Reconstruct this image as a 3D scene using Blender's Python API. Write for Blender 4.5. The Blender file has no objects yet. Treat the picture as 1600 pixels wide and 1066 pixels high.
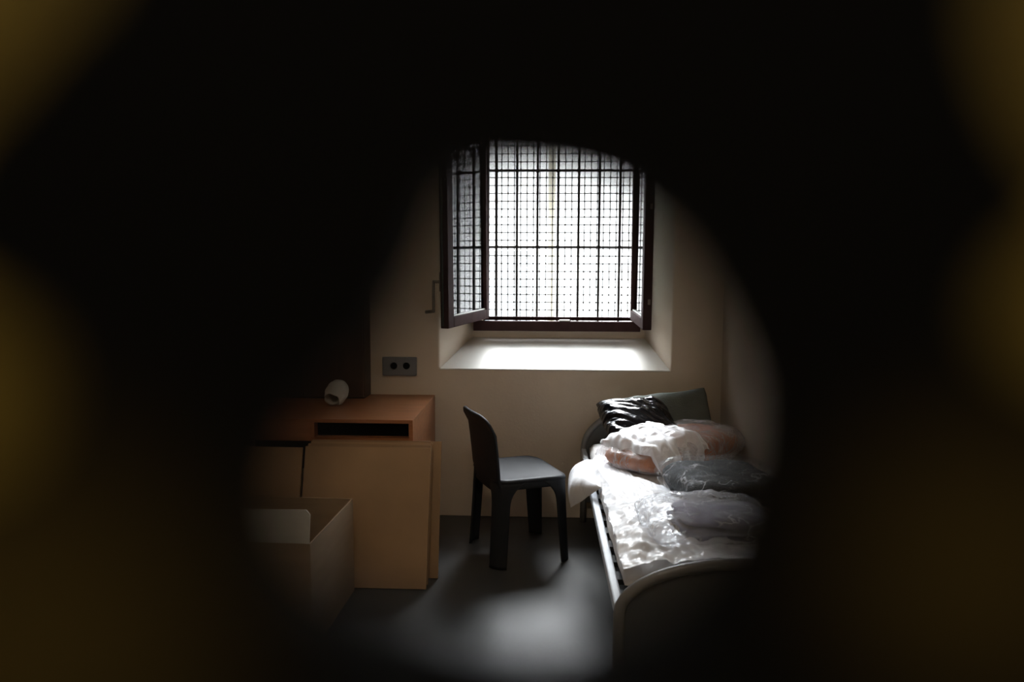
import bpy, bmesh, math, random
from mathutils import Vector, Matrix, noise
random.seed(7)
C = bpy.context.scene.collection
SC = bpy.context.scene
PI = math.pi

# ------------------------------------------------------------------ camera, sky, sun, exposure
cam = bpy.data.cameras.new('camera')
cam.sensor_width = 36.0
cam.lens = 1156.0 / 1600 * 36
cam.clip_start = 0.001
cam.clip_end = 100
cam.dof.use_dof = True
cam.dof.focus_distance = 3.9
cam.dof.aperture_fstop = 4.2
cam.dof.aperture_blades = 0
camo = bpy.data.objects.new('camera', cam); C.objects.link(camo)
PHI, PSI, ROLL = math.radians(5.436), math.radians(2.416), math.radians(.25)
camo.matrix_world = (Matrix.Translation((0, 0, 1.5)) @ Matrix.Rotation(PSI, 4, 'Z')
                     @ Matrix.Rotation(PI / 2 - PHI, 4, 'X') @ Matrix.Rotation(ROLL, 4, 'Z'))
SC.camera = camo

world = bpy.data.worlds.new('overcast_sky'); SC.world = world
world.use_nodes = True
bg = world.node_tree.nodes['Background']
bg.inputs[0].default_value = (.88, .95, 1.0, 1)
bg.inputs[1].default_value = 15.0

sun = bpy.data.lights.new('hazy_sun', 'SUN')
sun.energy = 15.5
sun.angle = math.radians(28)
sun.color = (.94, .97, 1.0)
suno = bpy.data.objects.new('hazy_sun', sun); C.objects.link(suno)
EL, AZ = math.radians(49), math.radians(5)
d = Vector((math.sin(AZ) * math.cos(EL), -math.cos(AZ) * math.cos(EL), -math.sin(EL)))
suno.rotation_euler = d.to_track_quat('-Z', 'Y').to_euler()
suno.location = (0, 12, 9)

cl = bpy.data.lights.new('corridor_fill_light', 'AREA')  # unseen light, added so the yellow door glows around the gasket
cl.shape = 'RECTANGLE'; cl.size = 1.2; cl.size_y = .15
cl.energy = 4.8
cl.color = (1.0, .93, .78)
clo = bpy.data.objects.new('corridor_fill_light', cl); C.objects.link(clo)
clo.location = (0, -.9, 2.75)

fill = bpy.data.lights.new('cell_fill_light', 'AREA')  # unseen fill light, added to brighten the cell interior
fill.shape = 'DISK'; fill.size = .42
fill.energy = 10.5
fill.color = (1.0, .86, .68)
fillo = bpy.data.objects.new('cell_fill_light', fill); C.objects.link(fillo)
fillo.location = (-.3, 1.0, 3.15)

SC.view_settings.view_transform = 'Standard'
SC.view_settings.look = 'None'
SC.view_settings.exposure = 0.0
SC.view_settings.gamma = 1.0
SC.view_settings.use_curve_mapping = False

# ------------------------------------------------------------------ materials
def mat(name, col, rough=.6, metal=0.0, var=.0, scale=8.0, bump=0.0, bscale=40.0, spec=.5, stretch=(1, 1, 1), col2=None):
    m = bpy.data.materials.new(name); m.use_nodes = True
    nt = m.node_tree; b = nt.nodes['Principled BSDF']
    b.inputs['Roughness'].default_value = rough
    b.inputs['Metallic'].default_value = metal
    b.inputs['Specular IOR Level'].default_value = spec
    tc = nt.nodes.new('ShaderNodeTexCoord')
    mp = nt.nodes.new('ShaderNodeMapping'); mp.inputs['Scale'].default_value = stretch
    nt.links.new(tc.outputs['Object'], mp.inputs[0])
    n = nt.nodes.new('ShaderNodeTexNoise'); n.inputs['Scale'].default_value = scale; n.inputs['Detail'].default_value = 5
    nt.links.new(mp.outputs[0], n.inputs['Vector'])
    r = nt.nodes.new('ShaderNodeValToRGB')
    c2 = col2 or tuple(c * (1 - var) for c in col)
    r.color_ramp.elements[0].position = .3; r.color_ramp.elements[1].position = .7
    r.color_ramp.elements[0].color = (*c2, 1); r.color_ramp.elements[1].color = (*col, 1)
    nt.links.new(n.outputs[0], r.inputs[0]); nt.links.new(r.outputs[0], b.inputs['Base Color'])
    if bump:
        n2 = nt.nodes.new('ShaderNodeTexNoise'); n2.inputs['Scale'].default_value = bscale; n2.inputs['Detail'].default_value = 4
        nt.links.new(mp.outputs[0], n2.inputs['Vector'])
        bp = nt.nodes.new('ShaderNodeBump'); bp.inputs['Strength'].default_value = bump; bp.inputs['Distance'].default_value = .01
        nt.links.new(n2.outputs[0], bp.inputs['Height']); nt.links.new(bp.outputs[0], b.inputs['Normal'])
    return m

def plastic_film(name, col=(.9, .92, .95), haze=.22, rough=.16, edge=.55, bump=.5, bscale=12, vscale=16, crease_glint=.0, cscale=7):
    """clear polythene: mostly see-through, milky where it folds and turns away, glossy"""
    m = bpy.data.materials.new(name); m.use_nodes = True
    nt = m.node_tree; b = nt.nodes['Principled BSDF']; out = nt.nodes['Material Output']
    b.inputs['Base Color'].default_value = (*col, 1)
    b.inputs['Roughness'].default_value = rough
    b.inputs['IOR'].default_value = 1.5
    tc = nt.nodes.new('ShaderNodeTexCoord')
    n2 = nt.nodes.new('ShaderNodeTexNoise'); n2.inputs['Scale'].default_value = bscale; n2.inputs['Detail'].default_value = 3
    n2.inputs['Distortion'].default_value = 1.5
    nt.links.new(tc.outputs['Object'], n2.inputs['Vector'])
    nd = nt.nodes.new('ShaderNodeVectorMath'); nd.operation = 'MULTIPLY_ADD'
    nd.inputs[1].default_value = (.10, .10, .10)
    nt.links.new(n2.outputs['Color'], nd.inputs[0]); nt.links.new(tc.outputs['Object'], nd.inputs[2])
    vo = nt.nodes.new('ShaderNodeTexVoronoi'); vo.feature = 'F1'; vo.inputs['Scale'].default_value = vscale
    nt.links.new(nd.outputs[0], vo.inputs['Vector'])
    hm = nt.nodes.new('ShaderNodeMath'); hm.operation = 'MULTIPLY_ADD'; hm.inputs[1].default_value = .25
    nt.links.new(n2.outputs[0], hm.inputs[0]); nt.links.new(vo.outputs['Distance'], hm.inputs[2])
    bp = nt.nodes.new('ShaderNodeBump'); bp.inputs['Strength'].default_value = bump; bp.inputs['Distance'].default_value = .03
    nt.links.new(hm.outputs[0], bp.inputs['Height']); nt.links.new(bp.outputs[0], b.inputs['Normal'])
    tr = nt.nodes.new('ShaderNodeBsdfTransparent'); tr.inputs[0].default_value = (.97, .98, 1, 1)
    lw = nt.nodes.new('ShaderNodeLayerWeight'); lw.inputs['Blend'].default_value = .35
    nt.links.new(bp.outputs[0], lw.inputs['Normal'])
    ma = nt.nodes.new('ShaderNodeMath'); ma.operation = 'MULTIPLY_ADD'
    ma.inputs[1].default_value = edge; ma.inputs[2].default_value = haze
    nt.links.new(lw.outputs['Facing'], ma.inputs[0])
    n3 = nt.nodes.new('ShaderNodeTexNoise'); n3.inputs['Scale'].default_value = 7
    nt.links.new(tc.outputs['Object'], n3.inputs['Vector'])
    mm = nt.nodes.new('ShaderNodeMath'); mm.operation = 'MULTIPLY'; mm.use_clamp = True
    mr = nt.nodes.new('ShaderNodeMath'); mr.operation = 'MULTIPLY_ADD'; mr.inputs[1].default_value = 1.6; mr.inputs[2].default_value = .2
    nt.links.new(n3.outputs[0], mr.inputs[0])
    nt.links.new(ma.outputs[0], mm.inputs[0]); nt.links.new(mr.outputs[0], mm.inputs[1])
    # thin broken white lines along creases, painted in for glints on the folds
    mp = nt.nodes.new('ShaderNodeMapping'); mp.inputs['Rotation'].default_value = (0, 0, .6); mp.inputs['Scale'].default_value = (1, 2.2, 1)
    nt.links.new(nd.outputs[0], mp.inputs[0])
    ve = nt.nodes.new('ShaderNodeTexVoronoi'); ve.feature = 'DISTANCE_TO_EDGE'; ve.inputs['Scale'].default_value = cscale
    nt.links.new(mp.outputs[0], ve.inputs['Vector'])
    cr = nt.nodes.new('ShaderNodeMapRange'); cr.interpolation_type = 'SMOOTHSTEP'
    cr.inputs['From Min'].default_value = 0; cr.inputs['From Max'].default_value = .06
    cr.inputs['To Min'].default_value = crease_glint; cr.inputs['To Max'].default_value = 0
    nt.links.new(ve.outputs['Distance'], cr.inputs['Value'])
    cm = nt.nodes.new('ShaderNodeMapRange'); cm.inputs['From Min'].default_value = .42; cm.inputs['From Max'].default_value = .62
    nt.links.new(n3.outputs[0], cm.inputs['Value'])
    ck = nt.nodes.new('ShaderNodeMath'); ck.operation = 'MULTIPLY'
    nt.links.new(cr.outputs[0], ck.inputs[0]); nt.links.new(cm.outputs[0], ck.inputs[1])
    ad = nt.nodes.new('ShaderNodeMath'); ad.operation = 'ADD'; ad.use_clamp = True
    nt.links.new(mm.outputs[0], ad.inputs[0]); nt.links.new(ck.outputs[0], ad.inputs[1])
    mx = nt.nodes.new('ShaderNodeMixShader')
    nt.links.new(ad.outputs[0], mx.inputs[0]); nt.links.new(tr.outputs[0], mx.inputs[1]); nt.links.new(b.outputs[0], mx.inputs[2])
    nt.links.new(mx.outputs[0], out.inputs[0])
    return m

def window_glass(name):
    m = bpy.data.materials.new(name); m.use_nodes = True
    nt = m.node_tree; out = nt.nodes['Material Output']
    nt.nodes.remove(nt.nodes['Principled BSDF'])
    tr = nt.nodes.new('ShaderNodeBsdfTransparent'); tr.inputs[0].default_value = (.93, .96, .94, 1)
    gl = nt.nodes.new('ShaderNodeBsdfGlossy'); gl.inputs['Roughness'].default_value = .0
    fr = nt.nodes.new('ShaderNodeFresnel'); fr.inputs[0].default_value = 1.6
    mx = nt.nodes.new('ShaderNodeMixShader')
    nt.links.new(fr.outputs[0], mx.inputs[0]); nt.links.new(tr.outputs[0], mx.inputs[1]); nt.links.new(gl.outputs[0], mx.inputs[2])
    nt.links.new(mx.outputs[0], out.inputs[0])
    return m

M = dict(
    sill=mat('white_sill_paint', (.80, .78, .73), .5, var=.05, scale=6),
    wall=mat('wall_paint', (.71, .60, .475), .8, var=.10, scale=3, bump=.12, bscale=60),
    floor=mat('grey_vinyl', (.058, .060, .058), .42, var=.18, scale=6, bump=.03, bscale=30),
    ceil=mat('ceiling_paint', (.80, .77, .72), .85, var=.05),
    frame=mat('brown_window_paint', (.056, .029, .028), .6, spec=.03, var=.35, scale=14, bump=.08, bscale=50),
    iron=mat('dark_iron', (.022, .022, .024), .5, var=.3, scale=30, bump=.1),
    wire=mat('wire_iron', (.03, .03, .03), .55, var=.2),
    steel=mat('dull_steel', (.30, .28, .25), .35, metal=.9, var=.25, scale=30),
    wood=mat('orange_laminate', (.42, .17, .075), .33, var=.28, scale=5, stretch=(1, 9, 9), bump=.03),
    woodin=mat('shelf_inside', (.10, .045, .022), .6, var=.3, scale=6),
    darkwood=mat('dark_brown_wood', (.075, .035, .018), .5, var=.4, scale=5, stretch=(8, 8, 1)),
    board=mat('tan_board', (.43, .27, .145), .6, var=.16, scale=4, bump=.04),
    board2=mat('tan_board_worn', (.37, .23, .125), .62, var=.2, scale=5, bump=.04),
    core=mat('board_core', (.40, .27, .17), .75, var=.3, scale=60),
    carton=mat('carton', (.36, .25, .15), .75, var=.14, scale=5, bump=.05, stretch=(1, 1, 6)),
    paper=mat('white_paper', (.62, .60, .56), .6, var=.12, scale=12, bump=.3, bscale=30),
    chair=mat('anthracite_plastic', (.028, .030, .034), .55, spec=.14, var=.12, scale=20, bump=.05, bscale=220),
    socket=mat('grey_plastic', (.20, .21, .22), .45, var=.08),
    black=mat('black_plastic', (.005, .005, .005), .7, var=.2, spec=.08),
    bedm=mat('pale_blue_grey_enamel', (.64, .68, .74), .32, var=.1, scale=20),
    bedend=mat('grey_enamel_tube', (.27, .265, .26), .35, var=.2, scale=20),
    bedpan=mat('dark_bed_panel', (.12, .122, .118), .5, var=.2, scale=6),
    mattress=mat('white_ticking', (.74, .73, .72), .8, var=.06, scale=10, bump=.15, bscale=90),
    pillow=mat('grey_green_cloth', (.12, .135, .12), .85, var=.2, scale=9, bump=.3, bscale=120),
    bag=mat('black_bin_liner', (.006, .006, .008), .14, var=.2, bump=.25, bscale=30),
    blanket=mat('terracotta_blanket', (.44, .15, .055), .85, var=.25, scale=14, bump=.35, bscale=110),
    greyb=mat('slate_blanket', (.022, .027, .028), .9, var=.3, scale=10, bump=.3, bscale=90),
    linen=mat('lavender_linen', (.17, .17, .26), .85, var=.15, scale=9, bump=.2, bscale=60),
    linen2=mat('pale_lavender_linen', (.24, .24, .30), .85, var=.12, scale=9, bump=.2, bscale=60),
    film=plastic_film('clear_film', haze=.015, edge=.10, crease_glint=.5, rough=.06, vscale=9, bump=.35),
    filmh=plastic_film('hazy_film', haze=.14, edge=.40, crease_glint=.45, rough=.08, vscale=6, bump=.25),
    filmw=plastic_film('milky_film', haze=.66, edge=.6, crease_glint=.35, rough=.28, bump=.10, vscale=5, col=(.92, .93, .96)),
    filmp=plastic_film('pinkish_clear_film', haze=.07, edge=.50, crease_glint=.2, rough=.1, col=(.93, .88, .88)),
    glass=window_glass('pane_glass'),
    render=mat('pale_render', (.54, .54, .535), .9, var=.05, scale=2),
    shutter=mat('shutter_grey', (.34, .345, .35), .6, var=.1),
    pipe=mat('cream_paint', (.19, .175, .135), .55, var=.1),
    keeper=mat('white_metal', (.72, .72, .70), .3, var=.05),
    green=mat('green_brass_rod', (.10, .12, .10), .35, metal=.6, var=.3, scale=40),
)

def door_paint():
    m = mat('yellow_ochre_paint', (.46, .31, .050), .5, var=.2, scale=60)
    return m
M['door'] = door_paint()

def gasket_mat():
    """black rubber, with a faint ochre door glow painted in at the lower corners"""
    m = bpy.data.materials.new('black_rubber_glow'); m.use_nodes = True
    nt = m.node_tree; b = nt.nodes['Principled BSDF']
    b.inputs['Roughness'].default_value = .75; b.inputs['Specular IOR Level'].default_value = .1
    tc = nt.nodes.new('ShaderNodeTexCoord')
    prev = None
    for (x, z, r, amt) in ((-.0235, -.0165, .015, .30), (.0185, -.0120, .010, .26), (.0152, -.0082, .0035, .16)):  # soft ochre spots: faint glow painted into the rubber colour
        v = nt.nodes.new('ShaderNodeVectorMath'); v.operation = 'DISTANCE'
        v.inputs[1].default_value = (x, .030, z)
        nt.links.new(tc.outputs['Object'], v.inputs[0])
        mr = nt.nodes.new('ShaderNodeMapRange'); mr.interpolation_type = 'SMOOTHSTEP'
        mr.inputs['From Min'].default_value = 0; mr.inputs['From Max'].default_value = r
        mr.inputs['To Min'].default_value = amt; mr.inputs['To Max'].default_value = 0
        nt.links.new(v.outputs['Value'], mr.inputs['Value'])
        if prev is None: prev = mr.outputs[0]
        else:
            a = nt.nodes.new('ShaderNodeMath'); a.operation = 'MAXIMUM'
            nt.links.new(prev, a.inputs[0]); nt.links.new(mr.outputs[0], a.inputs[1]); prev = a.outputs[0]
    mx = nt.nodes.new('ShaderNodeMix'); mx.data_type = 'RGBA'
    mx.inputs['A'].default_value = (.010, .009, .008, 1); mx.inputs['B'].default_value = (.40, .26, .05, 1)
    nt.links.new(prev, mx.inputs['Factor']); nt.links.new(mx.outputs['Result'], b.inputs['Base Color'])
    return m
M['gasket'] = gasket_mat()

# ------------------------------------------------------------------ helpers
class MB:
    def __init__(self): self.v = []; self.f = []
    def add(self, vs, fs):
        n = len(self.v); self.v += [tuple(p) for p in vs]; self.f += [tuple(i + n for i in f) for f in fs]
    def box(self, x0, x1, y0, y1, z0, z1):
        self.add([(x0, y0, z0), (x1, y0, z0), (x1, y1, z0), (x0, y1, z0), (x0, y0, z1), (x1, y0, z1), (x1, y1, z1), (x0, y1, z1)],
                 [(0, 3, 2, 1), (4, 5, 6, 7), (0, 1, 5, 4), (1, 2, 6, 5), (2, 3, 7, 6), (3, 0, 4, 7)])
        return self
    def tube(self, pts, r, n=8, cap=True):
        pts = [Vector(p) for p in pts]; rings = []
        up = Vector((0, 0, 1)); prev = None
        for i, p in enumerate(pts):
            t = (pts[min(i + 1, len(pts) - 1)] - pts[max(i - 1, 0)]).normalized()
            if prev is None:
                a = up if abs(t.z) < .9 else Vector((0, 1, 0))
                s = t.cross(a).normalized()
            else:
                s = (prev - t * prev.dot(t)).normalized()
            prev = s; u = s.cross(t)
            rr = r[i] if isinstance(r, (list, tuple)) else r
            rings.append([p + (s * math.cos(2 * PI * k / n) + u * math.sin(2 * PI * k / n)) * rr for k in range(n)])
        vs = [q for rg in rings for q in rg]; fs = []
        for i in range(len(pts) - 1):
            for k in range(n):
                fs.append((i * n + k, i * n + (k + 1) % n, (i + 1) * n + (k + 1) % n, (i + 1) * n + k))
        if cap:
            fs.append(tuple(range(n))[::-1]); fs.append(tuple(range((len(pts) - 1) * n, len(pts) * n)))
        self.add(vs, fs); return self
    def grid(self, fn, nu, nv, closeu=False):
        vs = [fn(i / (nu if closeu else nu - 1), j / (nv - 1)) for j in range(nv) for i in range(nu)]
        fs = []
        for j in range(nv - 1):
            for i in range(nu if closeu else nu - 1):
                k = (i + 1) % nu
                fs.append((j * nu + i, j * nu + k, (j + 1) * nu + k, (j + 1) * nu + i))
        self.add(vs, fs); return self

def obj(name, mb, m, parent=None, smooth=False, bevel=0, solid=0, loc=None, rot=None, sub=0):
    me = bpy.data.meshes.new(name); me.from_pydata(mb.v, [], mb.f)
    bm = bmesh.new(); bm.from_mesh(me); bmesh.ops.remove_doubles(bm, verts=bm.verts, dist=1e-6)
    bmesh.ops.recalc_face_normals(bm, faces=bm.faces); bm.to_mesh(me); bm.free()
    me.materials.append(m)
    if smooth:
        for p in me.polygons: p.use_smooth = True
    o = bpy.data.objects.new(name, me); C.objects.link(o)
    if parent: o.parent = parent
    if loc: o.location = loc
    if rot: o.rotation_euler = rot
    if solid:
        s = o.modifiers.new('solid', 'SOLIDIFY'); s.thickness = solid; s.offset = 0
    if bevel:
        b = o.modifiers.new('bevel', 'BEVEL'); b.width = bevel; b.segments = 2; b.limit_method = 'ANGLE'
    if sub:
        s = o.modifiers.new('subdiv', 'SUBSURF'); s.levels = sub; s.render_levels = sub
    return o

def empty(name, loc=(0, 0, 0), rz=0):
    o = bpy.data.objects.new(name, None); C.objects.link(o); o.location = loc; o.rotation_euler = (0, 0, rz); o.empty_display_size = .1
    return o
def tag(o, label, cat, group=None):
    o['label'] = label; o['category'] = cat
    if group: o['group'] = group
    return o
def struct(o): o['kind'] = 'structure'; return o
def fbm(p, s=1.0): return noise.fractal(Vector(p) * s, 1.0, 2.0, 4)

FOLDS = []
for k in range(14):
    a = random.uniform(0, 2 * PI); b = random.uniform(-.4, .4)
    FOLDS.append((Vector((math.cos(a) * math.cos(b), math.sin(a) * math.cos(b), math.sin(b))), random.uniform(4, 13), random.uniform(0, 1)))
def crumple(p, s=1.0, seed=0.0):
    """piecewise-flat crumple with sharp creases, 0..~1"""
    p = Vector(p) * s + Vector((seed, seed * 1.7, 0))
    w = noise.noise_vector(p * 3.0) * .10
    q = p + w; h = 0; tot = 0
    for i, (dr, f, ph) in enumerate(FOLDS):
        t = q.dot(dr) * f + ph + seed * i * .37
        tri = abs((t % 1.0) * 2 - 1)
        wgt = (1.0 / f) * max(0.0, .45 + noise.noise(q * 4 + Vector((i * 3.1, i, 0))))
        h += tri * wgt; tot += 1.0 / f
    return h / tot * 2

def cushion(a, b, h, nu=40, nv=40, p=4, q=.45, disp=None, low=.5, corner=.06):
    """closed cushion or folded pack, footprint 2a x 2b, thickness h, base at z=0"""
    mb = MB(); vs = []; idx = {}
    for s in (1, -1):
        for j in range(nv):
            for i in range(nu):
                u = -1 + 2 * i / (nu - 1); v = -1 + 2 * j / (nv - 1)
                edge = i in (0, nu - 1) or j in (0, nv - 1)
                if s == -1 and edge: idx[(s, i, j)] = idx[(1, i, j)]; continue
                e = max(0, (1 - abs(u) ** p)) * max(0, (1 - abs(v) ** p))
                z = h * low + s * (e ** q) * (h * (1 - low) if s > 0 else h * low)
                k = 1 - corner * (u * u * v * v)
                x = a * u * k * (1 - corner * .5 * (1 - abs(v) ** 2) * abs(u) ** 8 * 0)
                y = b * v * k
                P = Vector((x, y, z))
                if disp:
                    n = Vector((u ** 5 * .8, v ** 5 * .8, s * (.3 + e))).normalized()
                    P = P + n * disp(P, s)
                    if P.z < .002: P.z = .002
                idx[(s, i, j)] = len(vs); vs.append(P)
    fs = []
    for s in (1, -1):
        for j in range(nv - 1):
            for i in range(nu - 1):
                f = (idx[(s, i, j)], idx[(s, i + 1, j)], idx[(s, i + 1, j + 1)], idx[(s, i, j + 1)])
                fs.append(f if s > 0 else f[::-1])
    mb.add(vs, fs); return mb

def taper(mb):
    mb.v = [(x, y, z * (.86 + .16 * max(-1, min(1, x / .38)))) for x, y, z in mb.v]; return mb

def prism(mb, poly, y0, y1):
    """extrude an x,z outline along y"""
    n = len(poly)
    mb.add([(x, y0, z) for x, z in poly] + [(x, y1, z) for x, z in poly],
           [tuple(range(n))[::-1], tuple(range(n, 2 * n))] + [(i, (i + 1) % n, (i + 1) % n + n, i + n) for i in range(n)])
    return mb

def catmull(pts, n=6):
    out = []; L = len(pts)
    for i in range(L):
        p0, p1, p2, p3 = (Vector(pts[(i + k - 1) % L]) for k in range(4))
        for s in range(n):
            t = s / n
            out.append(.5 * ((2 * p1) + (p2 - p0) * t + (2 * p0 - 5 * p1 + 4 * p2 - p3) * t * t + (3 * p1 - p0 - 3 * p2 + p3) * t ** 3))
    return out

# ------------------------------------------------------------------ room shell
XL, XR, YB, YF, ZC = -1.80, 1.06, 4.40, .25, 3.25
struct(obj('floor', MB().box(-3.2, 3.2, -1.7, YB + .6, -.2, 0), M['floor']))
struct(obj('ceiling', MB().box(-3.2, 3.2, -1.7, YB + .65, ZC, ZC + .25), M['ceil']))
struct(obj('wall_left', MB().box(XL - .25, XL, .05, YB, 0, ZC), M['wall']))
struct(obj('wall_right', MB().box(XR, XR + .25, .05, YB, 0, ZC), M['wall']))
# back wall with a deep splayed window recess and a sloping sill
w = MB()
ox0, ox1, oz0, oz1 = -.624, .760, .906, 2.98         # opening in the room face
ix0, ix1, iz0, iz1 = -.475, .672, 1.046, 2.92        # recess at the window plane
hx0, hx1, hz0, hz1 = -.405, .600, 1.112, 2.83        # clear hole
X0, X1, Y1, Y2 = -3.2, 3.2, YB + .50, YB + .66
def ring(mb, o, i, yo, yi):
    (a0, a1, c0, c1), (b0, b1, d0, d1) = o, i
    mb.add([(a0, yo, c0), (a1, yo, c0), (a1, yo, c1), (a0, yo, c1), (b0, yi, d0), (b1, yi, d0), (b1, yi, d1), (b0, yi, d1)],
           [(0, 1, 5, 4), (1, 2, 6, 5), (2, 3, 7, 6), (3, 0, 4, 7)])
ring(w, (X0, X1, 0, ZC), (ox0, ox1, oz0, oz1), YB, YB)
ring(w, (ox0, ox1, oz0, oz1), (ix0, ix1, iz0, iz1), YB, Y1)
ring(w, (ix0, ix1, iz0, iz1), (hx0, hx1, hz0, hz1), Y1, Y1)
ring(w, (hx0, hx1, hz0, hz1), (hx0, hx1, hz0, hz1), Y1, Y2)
ring(w, (X0, X1, 0, ZC), (hx0, hx1, hz0, hz1), Y2, Y2)
ring(w, (X0, X1, 0, ZC), (X0, X1, 0, ZC), YB, Y2)
wb = struct(obj('wall_back', w, M['wall'], bevel=.008))

wsl = MB()                                            # white painted sill slab on the sloping bottom of the recess
wsl.add([(ox0 + .002, YB - .004, oz0 - .002), (ox1 - .002, YB - .004, oz0 - .002), (ix1 - .002, Y1, iz0 + .004), (ix0 + .002, Y1, iz0 + .004),
         (ox0 + .002, YB - .004, oz0 + .006), (ox1 - .002, YB - .004, oz0 + .006), (ix1 - .002, Y1, iz0 + .012), (ix0 + .002, Y1, iz0 + .012)],
        [(0, 3, 2, 1), (4, 5, 6, 7), (0, 1, 5, 4), (1, 2, 6, 5), (2, 3, 7, 6), (3, 0, 4, 7)])
struct(obj('trim_1', wsl, M['sill'], bevel=.003))

# ------------------------------------------------------------------ corridor side: wall, yellow door, peephole
wf = MB()
wf.box(-3.2, -.52, .05, YF, 0, ZC); wf.box(.52, 3.2, .05, YF, 0, ZC); wf.box(-.52, .52, .05, YF, 2.1, ZC)
struct(obj('wall_front', wf, M['wall']))
struct(obj('wall_corridor', MB().box(-3.2, 3.2, -1.7, -1.5, 0, ZC), M['wall']))
we = MB(); we.box(-3.2, -3.0, -1.5, .05, 0, ZC); 
struct(obj('wall_corridor_west', we, M['wall']))
struct(obj('wall_corridor_east', MB().box(3.0, 3.2, -1.5, .05, 0, ZC), M['wall']))
HOLE = [(-1.55, 3.22), (1.52, 2.91), (3.7, 2.0), (5.8, 0.25), (7.45, -2.5), (8.75, -5.4), (8.9, -8.6), (8.3, -11.7), (7.3, -14.5), (5.3, -16.6), (2.9, -17.6), (-0.47, -18.2), (-4.4, -17.8), (-7.8, -16.9), (-10.2, -15.8), (-11.9, -13.8), (-12.4, -11.2), (-11.8, -8.8), (-9.9, -6.2), (-7.4, -4.3), (-6.0, -2.3), (-4.5, 0.4), (-4.0, 2.1), (-3.25, 3.0)]
hole = [(p.x / 1000, p.y / 1000) for p in catmull([(x, z, 0) for x, z in HOLE], 5)]
GASK = [(-17.0, 14.4), (-18.3, 11.8), (-20.6, 9.8), (-22.4, 7.9), (-25.2, 5.0), (-25.9, 0.0), (-23.5, -1.5), (-21.8, -2.8), (-21.2, -4.8), (-22.0, -7.2), (-23.9, -9.0), (-27.6, -11.1), (-29.9, -21.7), (-16, -25.5), (-1.2, -26.8), (14, -25), (24.8, -19.9), (25, -12), (22.9, -5.6), (20.3, -3.8), (18.7, -2.9), (18.1, -1.5), (18.8, 0.0), (20.2, 1.2), (21.2, 3.1), (19.6, 5.0), (18.1, 7.6), (17.4, 10.3), (16.9, 13.8), (8, 17.5), (-1.3, 18.5), (-8, 17)]
gask = [(p.x / 1000, p.y / 1000) for p in catmull([(x, z, 0) for x, z in GASK], 4)]
HC = (-.0015, -.0085)          # middle of the hole
def polar(poly, n=160):
    """resample an outline by angle about HC"""
    out = []
    for k in range(n):
        a = 2 * PI * k / n; dx, dz = math.cos(a), math.sin(a); best = 0
        for i in range(len(poly)):
            (x1, z1), (x2, z2) = poly[i], poly[(i + 1) % len(poly)]
            x1 -= HC[0]; x2 -= HC[0]; z1 -= HC[1]; z2 -= HC[1]
            ex, ez = x2 - x1, z2 - z1; den = dx * ez - dz * ex
            if abs(den) < 1e-12: continue
            t = (x1 * ez - z1 * ex) / den; s = (x1 * dz - z1 * dx) / den
            if t > 0 and 0 <= s <= 1: best = max(best, t)
        out.append((HC[0] + dx * best, HC[1] + dz * best))
    return out
hp, gp = polar(hole), polar(gask)
DY0, DY1 = .036, .085
door = MB(); N = len(hp)
R = .056                         # hole through the steel leaf, lined by the black tunnel
circ = [(HC[0] * 2 + R * math.cos(2 * PI * k / N), HC[1] * 2 + R * math.sin(2 * PI * k / N)) for k in range(N)]
small = [(HC[0] + .0225 * math.cos(2 * PI * k / N), HC[1] + .0175 * math.sin(2 * PI * k / N)) for k in range(N)]
def sq(k, x0=-.5, x1=.5, z0=-1.5, z1=.58):
    a = 2 * PI * k / N; dx, dz = math.cos(a), math.sin(a); t = 1e9
    if dx > 1e-9: t = min(t, (x1 - HC[0]) / dx)
    if dx < -1e-9: t = min(t, (x0 - HC[0]) / dx)
    if dz > 1e-9: t = min(t, (z1 - HC[1]) / dz)
    if dz < -1e-9: t = min(t, (z0 - HC[1]) / dz)
    return (HC[0] + dx * t, HC[1] + dz * t)
fr_in = [(HC[0] + (x - HC[0]) * 1.02, HC[1] + (z - HC[1]) * 1.02) for x, z in hp]
outer = [sq(k) for k in range(N)]
def loops(mb, L, close=True):
    n = len(mb.v)
    for lp in L: mb.v += lp
    for j in range(len(L) - 1):
        for i in range(N):
            mb.f.append((n + j * N + i, n + j * N + (i + 1) % N, n + (j + 1) * N + (i + 1) % N, n + (j + 1) * N + i))
    return mb
Y3 = lambda lp, y: [(x, y, z) for x, z in lp]
loops(door, [Y3(circ, DY1), Y3(fr_in, DY0), Y3(outer, DY0), Y3(outer, DY1), Y3(circ, DY1)])
dr = struct(obj('door_1', door, M['door'], loc=(0, 0, 1.5)))
g = MB()
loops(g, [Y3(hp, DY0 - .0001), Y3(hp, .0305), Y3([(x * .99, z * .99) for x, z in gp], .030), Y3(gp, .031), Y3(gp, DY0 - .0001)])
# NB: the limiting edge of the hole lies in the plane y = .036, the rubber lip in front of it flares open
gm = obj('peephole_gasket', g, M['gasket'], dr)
tun = MB()
def flare(p):
    dx, dz = p[0] - HC[0], p[1] - HC[1]; l = math.hypot(dx, dz)
    return (p[0] * 2.361 + dx / l * .0065, p[1] * 2.361 + dz / l * .0065)
tun2 = [flare(p) for p in hp]
loops(tun, [Y3(hp, DY0), Y3(tun2, DY1)])
obj('peephole_liner', tun, M['black'], dr, smooth=True)

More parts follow.
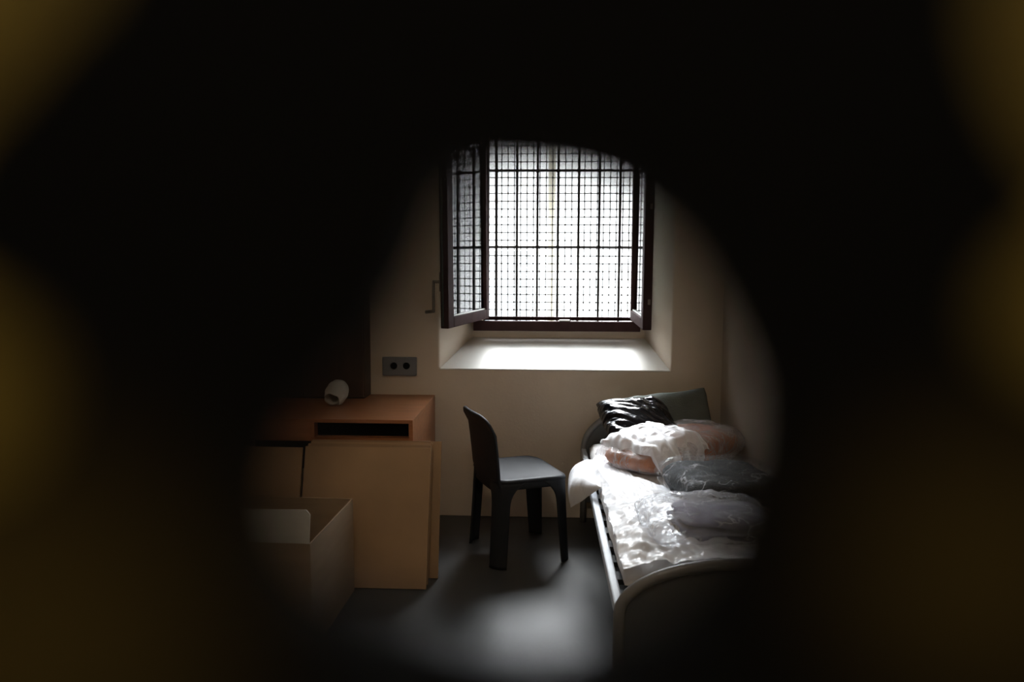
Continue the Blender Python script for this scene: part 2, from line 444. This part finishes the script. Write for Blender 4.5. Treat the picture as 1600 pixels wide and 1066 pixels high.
# ------------------------------------------------------------------ window
win = struct(empty('window_1', (0, YB + .5, 0)))
WY = -.02
f = MB().box(-.459, .632, WY - .05, WY + .02, 1.106, 1.170); obj('frame_rail', f, M['frame'], win, bevel=.004)
f = MB().box(-.40, .60, WY + .02, WY + .05, 1.172, 1.196); obj('frame_rebate', f, M['frame'], win, bevel=.003)
f = MB().box(-.40, -.362, WY, WY + .05, 1.172, 2.83); obj('frame_stile', f, M['frame'], win, bevel=.003)
f = MB().box(.575, .612, WY, WY + .05, 1.172, 2.83); obj('frame_stile', f, M['frame'], win, bevel=.003)
f = MB().box(-.459, .632, WY - .05, WY + .05, 2.80, 2.87); obj('frame_head', f, M['frame'], win, bevel=.003)
f = MB().box(.105, .175, WY - .045, WY - .01, 1.170, 1.181); obj('latch_keeper', f, M['keeper'], win, bevel=.002)
def casement(hinge, ang, L, s, sag):
    """leaf in local coords: x along the leaf from hinge to free edge, +y*s = the face turned to the reveal"""
    zb, zt, th, st = 1.186, 2.79, .050, .085
    root = MB()
    root.box(L - st, L, 0, th, zb, zt)
    lf = obj('casement', root, M['frame'], win, bevel=.004)
    lf.location = (hinge[0], hinge[1], 0); lf.rotation_euler = (0, sag, ang)
    def flip(mb):
        if s < 0: mb.v = [(x, -y, z) for x, y, z in mb.v]
        return mb
    if s < 0:
        for v in lf.data.vertices: v.co.y = -v.co.y
    obj('hinge_stile', flip(MB().box(0, .035, 0, th, zb, zt)), M['frame'], lf, bevel=.004)
    obj('bottom_rail', flip(MB().box(.035, L - st, 0, th, zb, zb + .062)), M['frame'], lf, bevel=.004)
    obj('top_rail', flip(MB().box(.035, L - st, 0, th, zt - .06, zt)), M['frame'], lf, bevel=.004)
    obj('glazing_bead', flip(MB().box(.035, L - st, .010, .018, zb + .062, zb + .070)), M['keeper'], lf, bevel=.002)
    obj('pane', flip(MB().box(.035, L - st, .020, .024, zb + .062, zt - .06)), M['glass'], lf)
    return lf, flip
# left leaf: opened past square, its glass mirrors the bars outside
hl = Vector((-.352, -.02)); nl = Vector((-.530, -.68))
dl = nl - hl; ang = math.atan2(dl.y, dl.x)
lf, flp = casement(hl, ang, dl.length, -1, .026)
L = dl.length
r = MB().tube([(L + .002, -.035, 1.20), (L + .002, -.035, 2.76)], .006, 8); obj('locking_rod', r, M['green'], lf, smooth=True)
hz = 1.452
h = MB()
h.box(L - .055, L - .015, -.062, -.050, hz - .055, hz + .055)
h.tube([(L - .035, -.058, hz), (L - .035, -.106, hz)], .009, 8)
h.tube([(L - .035, -.104, hz + .008), (L - .035, -.108, hz - .06), (L - .035, -.108, hz - .165), (L - .035, -.112, hz - .172)], .0085, 8)
h.tube([(L - .035, -.104, hz - .170), (L - .045, -.13, hz - .173), (L - .06, -.166, hz - .178)], [.009, .010, .011], 8)
obj('handle', h, M['steel'], lf, smooth=True)
# right leaf: opened square to the wall
hr = Vector((.566, -.02)); nr = Vector((.560, -.68))
dr_ = nr - hr
lf2, flp2 = casement(hr, math.atan2(dr_.y, dr_.x), dr_.length, 1, .026)
for zz in (1.33, 1.86):
    obj('stay', MB().box(dr_.length - .001, dr_.length + .006, .026, .04, zz, zz + .03), M['steel'], lf2, bevel=.002)

# ------------------------------------------------------------------ security grille outside the window
gr = tag(empty('security_grille', (0, 0, 1.1)), 'dark iron security bars with wire mesh behind, fixed across the window', 'grille')
GY = 5.0
bar = None
for k in range(8):
    x = -.318 + .1369 * k
    if k == 7: x = -.318 - .1369 * .62
    if bar is None:
        bar = obj('bar', MB().box(-.008, .008, -.008, .008, 0, 1.76), M['iron'], gr, bevel=.003); o = bar
    else:
        o = bar.copy(); C.objects.link(o)
    o.location = (x, GY, 0)
cb = None
for z in (1.659, 2.161, 2.663):
    o = obj('crossbar', MB().box(-.44, .63, -.004, .004, -.006, .006), M['iron'], gr) if cb is None else cb.copy()
    if cb is None: cb = o
    else: C.objects.link(o)
    o.location = (0, GY - .004, z - 1.1)
sl = MB()
for k in range(7):
    for z in (1.659, 2.161, 2.663):
        sl.box(-.318 + .1369 * k - .012, -.318 + .1369 * k + .012, GY - .011, GY + .009, z - 1.1 - .010, z - 1.1 + .010)
so = obj('collar', sl, M['iron'], gr, bevel=.003); so['kind'] = 'stuff'
wm = MB()
x = -.4145
while x < .62:
    wm.tube([(x, 5.043, -.02), (x, 5.043, 1.78)], .0030, 4); x += .0428
z = .03
while z < 1.77:
    wm.tube([(-.43, 5.040, z), (.63, 5.040, z)], .0030, 4); z += .0522
wo = obj('wire_mesh', wm, M['wire'], gr); wo['kind'] = 'stuff'
kn = MB(); x = -.4145
while x < .62:
    z = .03
    while z < 1.77:
        kn.box(x - .005, x + .005, 5.036, 5.047, z - .005, z + .005); z += .0522
    x += .0428
ko = obj('mesh_knot', kn, M['wire'], gr); ko['kind'] = 'stuff'

# ------------------------------------------------------------------ outside
bd = tag(empty('opposite_building', (0, 9, 0)), 'overexposed white building with grey slatted shutters across the yard', 'building')
fw = MB()
fw.box(-9, -.95, 0, .3, -4, 3.0); fw.box(-.15, 9, 0, .3, -4, 3.0); fw.box(-.95, -.15, 0, .3, 1.75, 3.0); fw.box(-.95, -.15, 0, .3, -4, .75)
obj('facade', fw, M['render'], bd)
s0 = None
for k in range(22):
    o = obj('slat', MB().box(-.39, .39, -.012, .012, -.0235, .0235), M['shutter'], bd) if s0 is None else s0.copy()
    if s0 is None: s0 = o
    else: C.objects.link(o)
    o.location = (-.55, .13, .78 + k * .0445); o.rotation_euler = (.45, 0, 0)
obj('roof_ledge', MB().box(-9, 9, -.15, .4, 3.0, 3.1), M['render'], bd)
pp = tag(obj('drainpipe', MB().tube([(0, 0, -3), (0, 0, 4.3)], .034, 12), M['pipe'], smooth=True, loc=(.071, 7, 0)),
         'cream painted pole standing in the yard beyond the bars', 'pole')
struct(obj('ground', MB().box(-9, 9, YB + .7, 9.4, -4.2, -4), M['render']))

# ------------------------------------------------------------------ desk
dk = tag(empty('desk', (-1.2, 4.0, 0)), 'orange-brown wooden desk with an open black shelf slot under its top', 'desk')
dx0, dx1, dy0, dy1 = -.56, .55, -.368, .398
obj('desktop', MB().box(dx0, dx1, dy0, dy1, .732, .750), M['wood'], dk, bevel=.0015)
obj('side_panel', MB().box(dx1 - .021, dx1, dy0 + .001, dy1, 0, .732), M['wood'], dk, bevel=.0015)
obj('side_panel', MB().box(dx0, dx0 + .021, dy0 + .001, dy1, 0, .732), M['wood'], dk, bevel=.0015)
obj('divider', MB().box(.030, .048, dy0 + .004, dy1 - .05, .655, .732), M['wood'], dk)
obj('drawer_front', MB().box(dx0 + .021, .030, dy0 + .002, dy0 + .02, .655, .732), M['wood'], dk, bevel=.001)
obj('shelf', MB().box(dx0 + .021, dx1 - .021, dy0 + .004, dy1 - .02, .637, .655), M['wood'], dk)
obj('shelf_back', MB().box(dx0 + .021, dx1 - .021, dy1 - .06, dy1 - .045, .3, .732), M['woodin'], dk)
obj('slot_block', MB().box(.048, dx1 - .021, dy0 + .06, dy1 - .065, .6551, .7319), M['black'], dk)  # solid black block filling the slot behind its front edge

# dark cabinet on the back of the desk
cab = tag(empty('wall_cabinet', (-1.40, 4.31, .750)), 'dark brown wooden cabinet on the back of the desk, left of the socket', 'cabinet')
obj('body', MB().box(-.36, .36, -.07, .088, 0, 1.2), M['darkwood'], cab, bevel=.003)
for a, b_ in ((-.355, -.003), (.003, .355)):
    dd = obj('door', MB().box(a, b_, -.088, -.0705, .01, 1.19), M['darkwood'], cab, bevel=.003)
    kx = b_ - .04 if a < 0 else a + .04
    obj('knob', MB().tube([(kx, -.088, .5), (kx, -.108, .5)], [.006, .011], 10), M['steel'], dd, smooth=True)

# ------------------------------------------------------------------ white crumpled bag on the desk
def bagcup():
    mb = MB()
    prof = [(.004, 0), (.030, .008), (.050, .03), (.060, .06), (.061, .09), (.055, .12), (.047, .145), (.044, .152), (.036, .147), (.032, .12), (.036, .07), (.025, .03), (.003, .02)]
    def fn(u, v):
        t = v * (len(prof) - 1); i = min(int(t), len(prof) - 2); k = t - i
        rr = prof[i][0] * (1 - k) + prof[i + 1][0] * k; zz = prof[i][1] * (1 - k) + prof[i + 1][1] * k
        a = 2 * PI * u; p = Vector((math.cos(a) * rr, math.sin(a) * rr, zz))
        return p * (1 + .10 * noise.noise(p * 28) + .10 * (crumple(p, 5) - .5))
    return mb.grid(fn, 40, 49, closeu=True)
bc = obj('paper_bag', bagcup(), M['paper'], smooth=True)
bc.location = (-1.128, 4.085, .862); bc.rotation_euler = (math.radians(118), 0, math.radians(-10))
tag(bc, 'crumpled white paper bag with its open mouth down on the desk', 'paper bag')

# ------------------------------------------------------------------ boards leaning on the desk
def board(name, w_, h_, t_, foot, topy, x0, m, label, rz=0):
    """board standing on the floor at y=foot, leaning back to y=topy; x0 = left edge"""
    a = math.atan2(topy - foot, h_)
    e = empty(name, (x0, foot, .004), rz)
    e.rotation_euler = (-a, 0, rz)
    obj('face', MB().box(0, w_, 0, t_ * .42, 0, h_), m, e, bevel=.0015)
    obj('core', MB().box(.001, w_ - .001, t_ * .42, t_, .001, h_ - .001), M['core'], e, bevel=.001)
    return tag(e, label, 'board', 'boards leaning on the desk')
board('wooden_board', .620, .660, .018, 3.335, 3.525, -1.160, M['board'], 'large tan board in front of the leaning stack, under the black shelf slot')
board('wooden_board', .610, .668, .016, 3.362, 3.552, -1.155, M['board2'], 'tan board second from the front of the leaning stack')
board('wooden_board', .608, .672, .014, 3.386, 3.576, -1.148, M['board'], 'tan board third from the front of the leaning stack')
board('wooden_board', .600, .676, .014, 3.408, 3.596, -1.150, M['board2'], 'tan board at the back of the leaning stack, tight against the desk')
board('wooden_board', .50, .662, .016, 3.462, 3.618, -1.002, M['board'], 'narrow tan board sticking out to the right behind the leaning stack, beside the chair')
board('wooden_board', .42, .655, .018, 3.330, 3.520, -1.592, M['board'], 'tan board left of the slit, furthest left of the leaning boards')

# ------------------------------------------------------------------ open carton
cx = tag(empty('cardboard_box', (-1.155, 3.03, 0), -.03), 'open tan cardboard box with its front flap standing up, before the leaning boards', 'box')
obj('side', MB().box(.266, .272, -.288, .288, .004, .445), M['carton'], cx)
obj('side', MB().box(-.272, -.266, -.288, .288, .004, .445), M['carton'], cx)
obj('front', MB().box(-.266, .266, -.288, -.282, .004, .445), M['carton'], cx)
obj('back', MB().box(-.266, .266, .282, .288, .004, .445), M['carton'], cx)
obj('bottom', MB().box(-.266, .266, -.282, .282, .004, .010), M['carton'], cx)
fl = [(-.266, 0), (.268, 0), (.270, .112), (.255, .130), (-.25, .122), (-.266, .11)]
obj('flap', prism(MB(), fl, -.003, .003), M['paper'], cx, loc=(0, -.285, .446), rot=(-.10, 0, 0))

# ------------------------------------------------------------------ socket
sk = tag(empty('wall_socket', (-.862, YB, .9235)), 'grey double wall socket above the desk, left of the window', 'socket')
obj('plate', MB().box(-.104, .104, -.022, 0, -.057, .057), M['socket'], sk, bevel=.006)
for sx in (-.033, .043):
    k = MB()
    def ringp(r, y, n=24): return [(sx + r * math.cos(2 * PI * i / n), y, .004 + r * math.sin(2 * PI * i / n)) for i in range(n)]
    vs = ringp(.027, -.0225) + ringp(.027, -.026) + ringp(.023, -.026) + ringp(.021, -.0228) + ringp(.0005, -.0228)
    k.add(vs, [(j * 24 + i, j * 24 + (i + 1) % 24, (j + 1) * 24 + (i + 1) % 24, (j + 1) * 24 + i) for j in range(4) for i in range(24)])
    rim = obj('socket_rim', k, M['socket'], sk, smooth=False)
    k2 = MB().tube([(sx, -.0225, .004), (sx, -.0238, .004)], .0207, 20); obj('socket_cup', k2, M['black'], rim)

# ------------------------------------------------------------------ chair (moulded one-piece plastic, built as seat, back and four legs)
ch = tag(empty('plastic_chair', (-.126, 3.868, 0), math.radians(22.5)), 'dark grey moulded plastic chair with a curved back, between desk and bed', 'chair')
A_, B_, RC = .192, .222, .07        # half depth (x), half width (y), corner radius
def perim(s):
    """point and outward normal on a rounded rectangle; s in metres from the middle of the +x+y corner arc (ccw)"""
    segs = [('a', (1, 1)), ('l', 'top'), ('a', (-1, 1)), ('l', 'left'), ('a', (-1, -1)), ('l', 'bot'), ('a', (1, -1)), ('l', 'right')]
    qa = RC * PI / 2; lx, ly = 2 * (A_ - RC), 2 * (B_ - RC); tot = 4 * qa + 2 * lx + 2 * ly
    s = (s + qa / 2) % tot
    a0 = 0
    for kind, v in segs:
        if kind == 'a':
            if s <= qa:
                an = a0 + s / RC
                return (v[0] * (A_ - RC) + RC * math.cos(an), v[1] * (B_ - RC) + RC * math.sin(an)), (math.cos(an), math.sin(an))
            s -= qa; a0 += PI / 2
        else:
            l_ = lx if v in ('top', 'bot') else ly
            if s <= l_:
                if v == 'top': return (A_ - RC - s, B_), (0, 1)
                if v == 'left': return (-A_, B_ - RC - s), (-1, 0)
                if v == 'bot': return (-(A_ - RC) + s, -B_), (0, -1)
                return (A_, -(B_ - RC) + s), (1, 0)
            s -= l_
    return (A_, B_ - RC), (1, 0)
qa = RC * PI / 2; lx, ly = 2 * (A_ - RC), 2 * (B_ - RC); TOT = 4 * qa + 2 * lx + 2 * ly
corners = [0, qa + lx, 2 * qa + lx + ly, 3 * qa + 2 * lx + ly]       # ++, -+, --, +-
ZS = .440
def legpoint(sc, t, v, w0, back):
    z = ZS * (1 - v)
    k = max(0, (z - .30) / (ZS - .30))
    wd = w0 + (.052 - w0) * min(1, z / .33) + .085 * k ** 3
    (x, y), n = perim(sc + t * wd)
    fl = (1 - z / ZS)
    gx = 1 + (.10 if not back else .13) * fl ** 1.2; gy = 1 + .06 * fl ** 1.2
    return (x * gx, y * gy, z)
for i, sc in enumerate(corners):
    back = i in (1, 2)
    lm = MB().grid(lambda u, v, sc=sc, back=back: legpoint(sc, u * 2 - 1, v, .036 if not back else .044, back), 15, 22)
    obj('leg', lm, M['chair'], ch, smooth=True, solid=.012)
ap = MB().grid(lambda u, v: (*perim(u * TOT)[0], ZS - .036 * v), 96, 4, closeu=True)
obj('apron', ap, M['chair'], ch, smooth=True, solid=.012)
def seatfn(u, v):
    (x, y), n = perim(u * TOT)
    if v > .86: k = 1.0; dz = -(v - .86) / .14 * .012; k = 1 + .02 * math.sin((v - .86) / .14 * PI / 2)
    else: k = v / .86; dz = 0
    x, y = x * k, y * k
    dish = -.014 * max(0, 1 - (x / .19) ** 2) * max(0, 1 - (y / .21) ** 2)
    front = -.010 * max(0, (x - .10) / .1) ** 2
    return (x, y, ZS + .010 + dz + dish + front)
obj('seat', MB().grid(seatfn, 96, 16, closeu=True), M['chair'], ch, smooth=True, solid=.010)
def backfn(u, v):
    t = u * 2 - 1
    top = .395 - .045 * abs(t) ** 5
    z = .385 + v * top
    half = .214 + .012 * v
    x = -.186 - .055 * v ** 1.3 - .02 * max(0, v - .85) / .15 + .036 * abs(t) ** 2.4 * (.4 + .6 * v) - .008
    if v < .2: x += .02 * (1 - v / .2) * (abs(t) ** 6)
    return (x, t * half, z)
obj('backrest', MB().grid(backfn, 33, 28), M['chair'], ch, smooth=True, solid=.013)

# ------------------------------------------------------------------ bed
bx0, bx1, by0, by1 = .232, 1.02, 2.27, 4.34
bed = tag(empty('bed', (.626, 3.3, 0)), 'metal cot with pale side rail and arched dark end panels along right wall', 'bed')
def rel(x, y, z): return (x - .626, y - 3.3, z)
def railmb(x):
    return MB().box(x - .626, x + .030 - .626, by0 - 3.3, by1 - 3.3, .408, .450)
obj('side_rail', railmb(bx0), M['bedm'], bed, bevel=.006)
obj('side_rail', railmb(bx1 - .03), M['bedm'], bed, bevel=.006)
slm = None
for k in range(12):
    o = obj('slat', MB().box(-.365, .365, -.035, .035, .385, .405), M['iron'], bed) if slm is None else slm.copy()
    if slm is None: slm = o
    else: C.objects.link(o)
    o.location = (0, -.86 + k * .156, 0)
def end(y, base, rise, nm):
    cxm = (bx0 + bx1) / 2; hw = (bx1 - bx0) / 2 - .016
    pts = [rel(cxm - hw, y, 0), rel(cxm - hw, y, .2), rel(cxm - hw, y, base)]
    arch = [(cxm - hw * math.cos(a), base + rise * math.sin(a)) for a in [PI * k / 32 for k in range(1, 32)]]
    pts += [rel(x, y, z) for x, z in arch]
    pts += [rel(cxm + hw, y, base), rel(cxm + hw, y, .2), rel(cxm + hw, y, 0)]
    fr = obj(nm, MB().tube(pts, .019, 10), M['bedend'], bed, smooth=True)
    poly = [(x - .626, z) for x, z in [(cxm - hw, .12), (cxm - hw, base)] + arch + [(cxm + hw, base), (cxm + hw, .12)]]
    obj(nm.replace('frame', 'panel'), prism(MB(), poly, y - 3.3 - .006, y - 3.3 + .006), M['bedpan'], fr)
end(by1, .45, .245, 'headboard_frame'); end(by0, .415, .172, 'footboard_frame')

ZM = .530
mt = cushion(.362, .97, .105, 30, 70, p=10, q=.4, disp=lambda P, s: .006 * fbm(P, 6), low=.5, corner=.02)
tag(obj('mattress', mt, M['mattress'], smooth=True, loc=(.628, 3.305, .4205)), 'white mattress on the metal bed under plastic wraps', 'mattress')

def pack(name, mb, m, loc, rz, label, cat, rx=0, ry=0, **kw):
    o = obj(name, mb, m, smooth=True, loc=loc, rot=(rx, ry, rz), **kw)
    return tag(o, label, cat)

# grey-green pillow propped against the headboard
pack('pillow', cushion(.285, .19, .12, 34, 28, p=3, q=.55, corner=.0, disp=lambda P, s: .010 * fbm(P, 7)), M['pillow'],
     (.665, 4.19, .60), math.radians(1), 'dark grey-green pillow propped up at the wall end of the bed', 'pillow', rx=math.radians(62), ry=math.radians(-8))
# black bin liner
def blackbag():
    return cushion(.19, .20, .15, 130, 130, p=3, q=.5, corner=.0, low=.35, disp=lambda P, s: .060 * (crumple((P.x + P.y * .5, P.y * .55, P.z), 1.5, 3.3) - .45) + .022 * (crumple((P.x + P.y, P.y * .4, P.z), 3.2, 1.3) - .5))
pack('bin_bag', blackbag(), M['bag'], (.525, 4.05, .615), math.radians(10), 'shiny crumpled black plastic bag in front of the pillow', 'bag', rx=math.radians(22))

# terracotta folded blanket in a pinkish clear bag
pr_ = math.radians(41)
pack('folded_blanket', taper(cushion(.375, .185, .150, 50, 44, p=5, q=.36, low=.45, corner=.10, disp=lambda P, s: .014 * fbm(P, 6))), M['blanket'],
     (.668, 3.758, ZM + .002), pr_, 'terracotta folded blanket inside pinkish clear bag on the bed', 'blanket')
def filmd(amp, s, seed, small=.008):
    return lambda P, sd: amp * (crumple(P, s, seed) - .35) + small * (crumple(P, s * 2.7, seed + 2) - .5)
pb = empty('plastic_bag', (.668, 3.758, ZM + .001), pr_)
tag(pb, 'clear pinkish plastic bag wrapped round the terracotta blanket', 'plastic bag')
obj('bag_body', taper(cushion(.398, .208, .172, 80, 50, p=5, q=.36, low=.45, corner=.08, disp=filmd(.022, 1.1, .7))), M['filmp'], pb, smooth=True)
# gathered mouth of that bag thrown back over its top
def mouth(u, v):
    x = -.35 + .37 * u; y = -.215 + .39 * v
    k = u * PI * 4.5 + 1.3 * math.sin(v * 4 + u * 3)
    fold = .020 * abs(math.sin(k * (1 + .25 * math.sin(v * 3)))) + .035 * (crumple((x, y, .1), 2.2, 5.1) - .4)
    e = max(0, 1 - abs(2 * u - 1) ** 4) * max(0, 1 - abs(2 * v - 1) ** 4)
    wob = .022 * noise.noise(Vector((u * 5, v * 5, 1)))
    dz = -.95 * max(0, .16 - v) * (.10 + math.exp(-((u - .62) / .16) ** 2)) - max(0, .16 - v) / .16 * (.030 + .045 * noise.noise(Vector((u * 9, 1, 4)))) - .030 * (1 - u)
    return (x + wob + .02 * noise.noise(Vector((v * 9, 2, 0))), y + wob * .7 + .025 * noise.noise(Vector((u * 9, 7, 0))), .122 + .062 * e ** .3 + fold * .8 + dz)
obj('bag_mouth', MB().grid(mouth, 70, 60), M['filmw'], pb, smooth=True)

# slate blanket in clear bag
pack('folded_blanket', cushion(.225, .215, .120, 40, 34, p=5, q=.4, corner=.10, disp=lambda P, s: .014 * fbm(P, 6)), M['greyb'],
     (.785, 3.15, ZM + .002), math.radians(14), 'slate grey folded blanket in clear bag in the middle of the bed', 'blanket')
pack('plastic_bag', cushion(.245, .238, .145, 80, 64, p=4, q=.42, corner=.06, disp=filmd(.055, .9, 4.2, .016)), M['film'],
     (.785, 3.15, ZM + .001), math.radians(14), 'clear glossy plastic bag round the slate grey blanket', 'plastic bag')

# lavender linen, folded in a stack, in clear bag
for k, (m_, lb) in enumerate((('linen', 'lavender folded sheet lowest in the linen stack near the foot of the bed'),
                              ('linen2', 'paler folded sheet in the middle of the linen stack near the bed foot'),
                              ('linen', 'lavender folded sheet on top of the linen stack near the bed foot'))):
    pack('folded_sheet', cushion(.17 - .006 * k, .145 - .008 * k, .034, 30, 26, p=6, q=.4, corner=.08, disp=lambda P, s, k=k: .016 * fbm(P + Vector((k, 0, 0)), 6) + .006 * (crumple(P, 3, k) - .4)), M[m_],
         (.64 + .006 * k, 2.68 - .005 * k, ZM + .002 + k * .031), math.radians(8 - 4 * k), lb, 'bed sheet', **{})
pack('plastic_bag', cushion(.235, .185, .122, 70, 60, p=4, q=.42, corner=.06, disp=filmd(.042, 1.1, 7.7, .014)), M['filmh'],
     (.605, 2.685, ZM + .001), math.radians(6), 'clear plastic bag round the lavender linen near bed foot', 'plastic bag')

# loose milky sheet of plastic over the mattress, slipping over the rail
def sheet(u, v):
    y = 2.335 + 1.44 * v
    over = max(0.0, min(1.0, (y - 3.30) / .22)) * max(0.0, min(1.0, (3.83 - y) / .10))
    xl = .268 - .015 * over + .010 * noise.noise(Vector((y * 9, 0, 3)))
    wid = .50 - .34 * max(0, min(1, (y - 2.9) / .5))
    t = u * 1.16 - .16
    c = crumple((t * wid, y, 0), 1.6, 9.4)
    c2 = crumple((t * wid, y, .3), 5.0, 2.4)
    z = ZM + .010 + .050 * max(0, c - .15) * (.25 + .75 * max(0, min(1, (3.2 - y) / .35))) + .012 * c2 * (.3 + .7 * max(0, min(1, (3.2 - y) / .35))) + .006 * crumple((t * wid * 1.6, y * .5, .7), 7.0, 4.4)
    x = xl + wid * max(t, 0)
    if t < .12: z -= (.12 - max(t, 0)) * .20
    if t < 0:
        k = -t / .16
        x = xl - (.118 * math.sin(k * PI * .62)) * over + .012 * (c2 - .5) * over - .002 * k
        z = z + .03 * over * math.sin(k * PI) - (.165 * k ** 1.5) * over - .010 * k
    return (x, y, z)
tag(obj('plastic_sheet', MB().grid(sheet, 84, 190), M['filmw'], smooth=True), 'milky loose plastic sheet over the mattress edge, bulging past the side rail', 'plastic sheet')
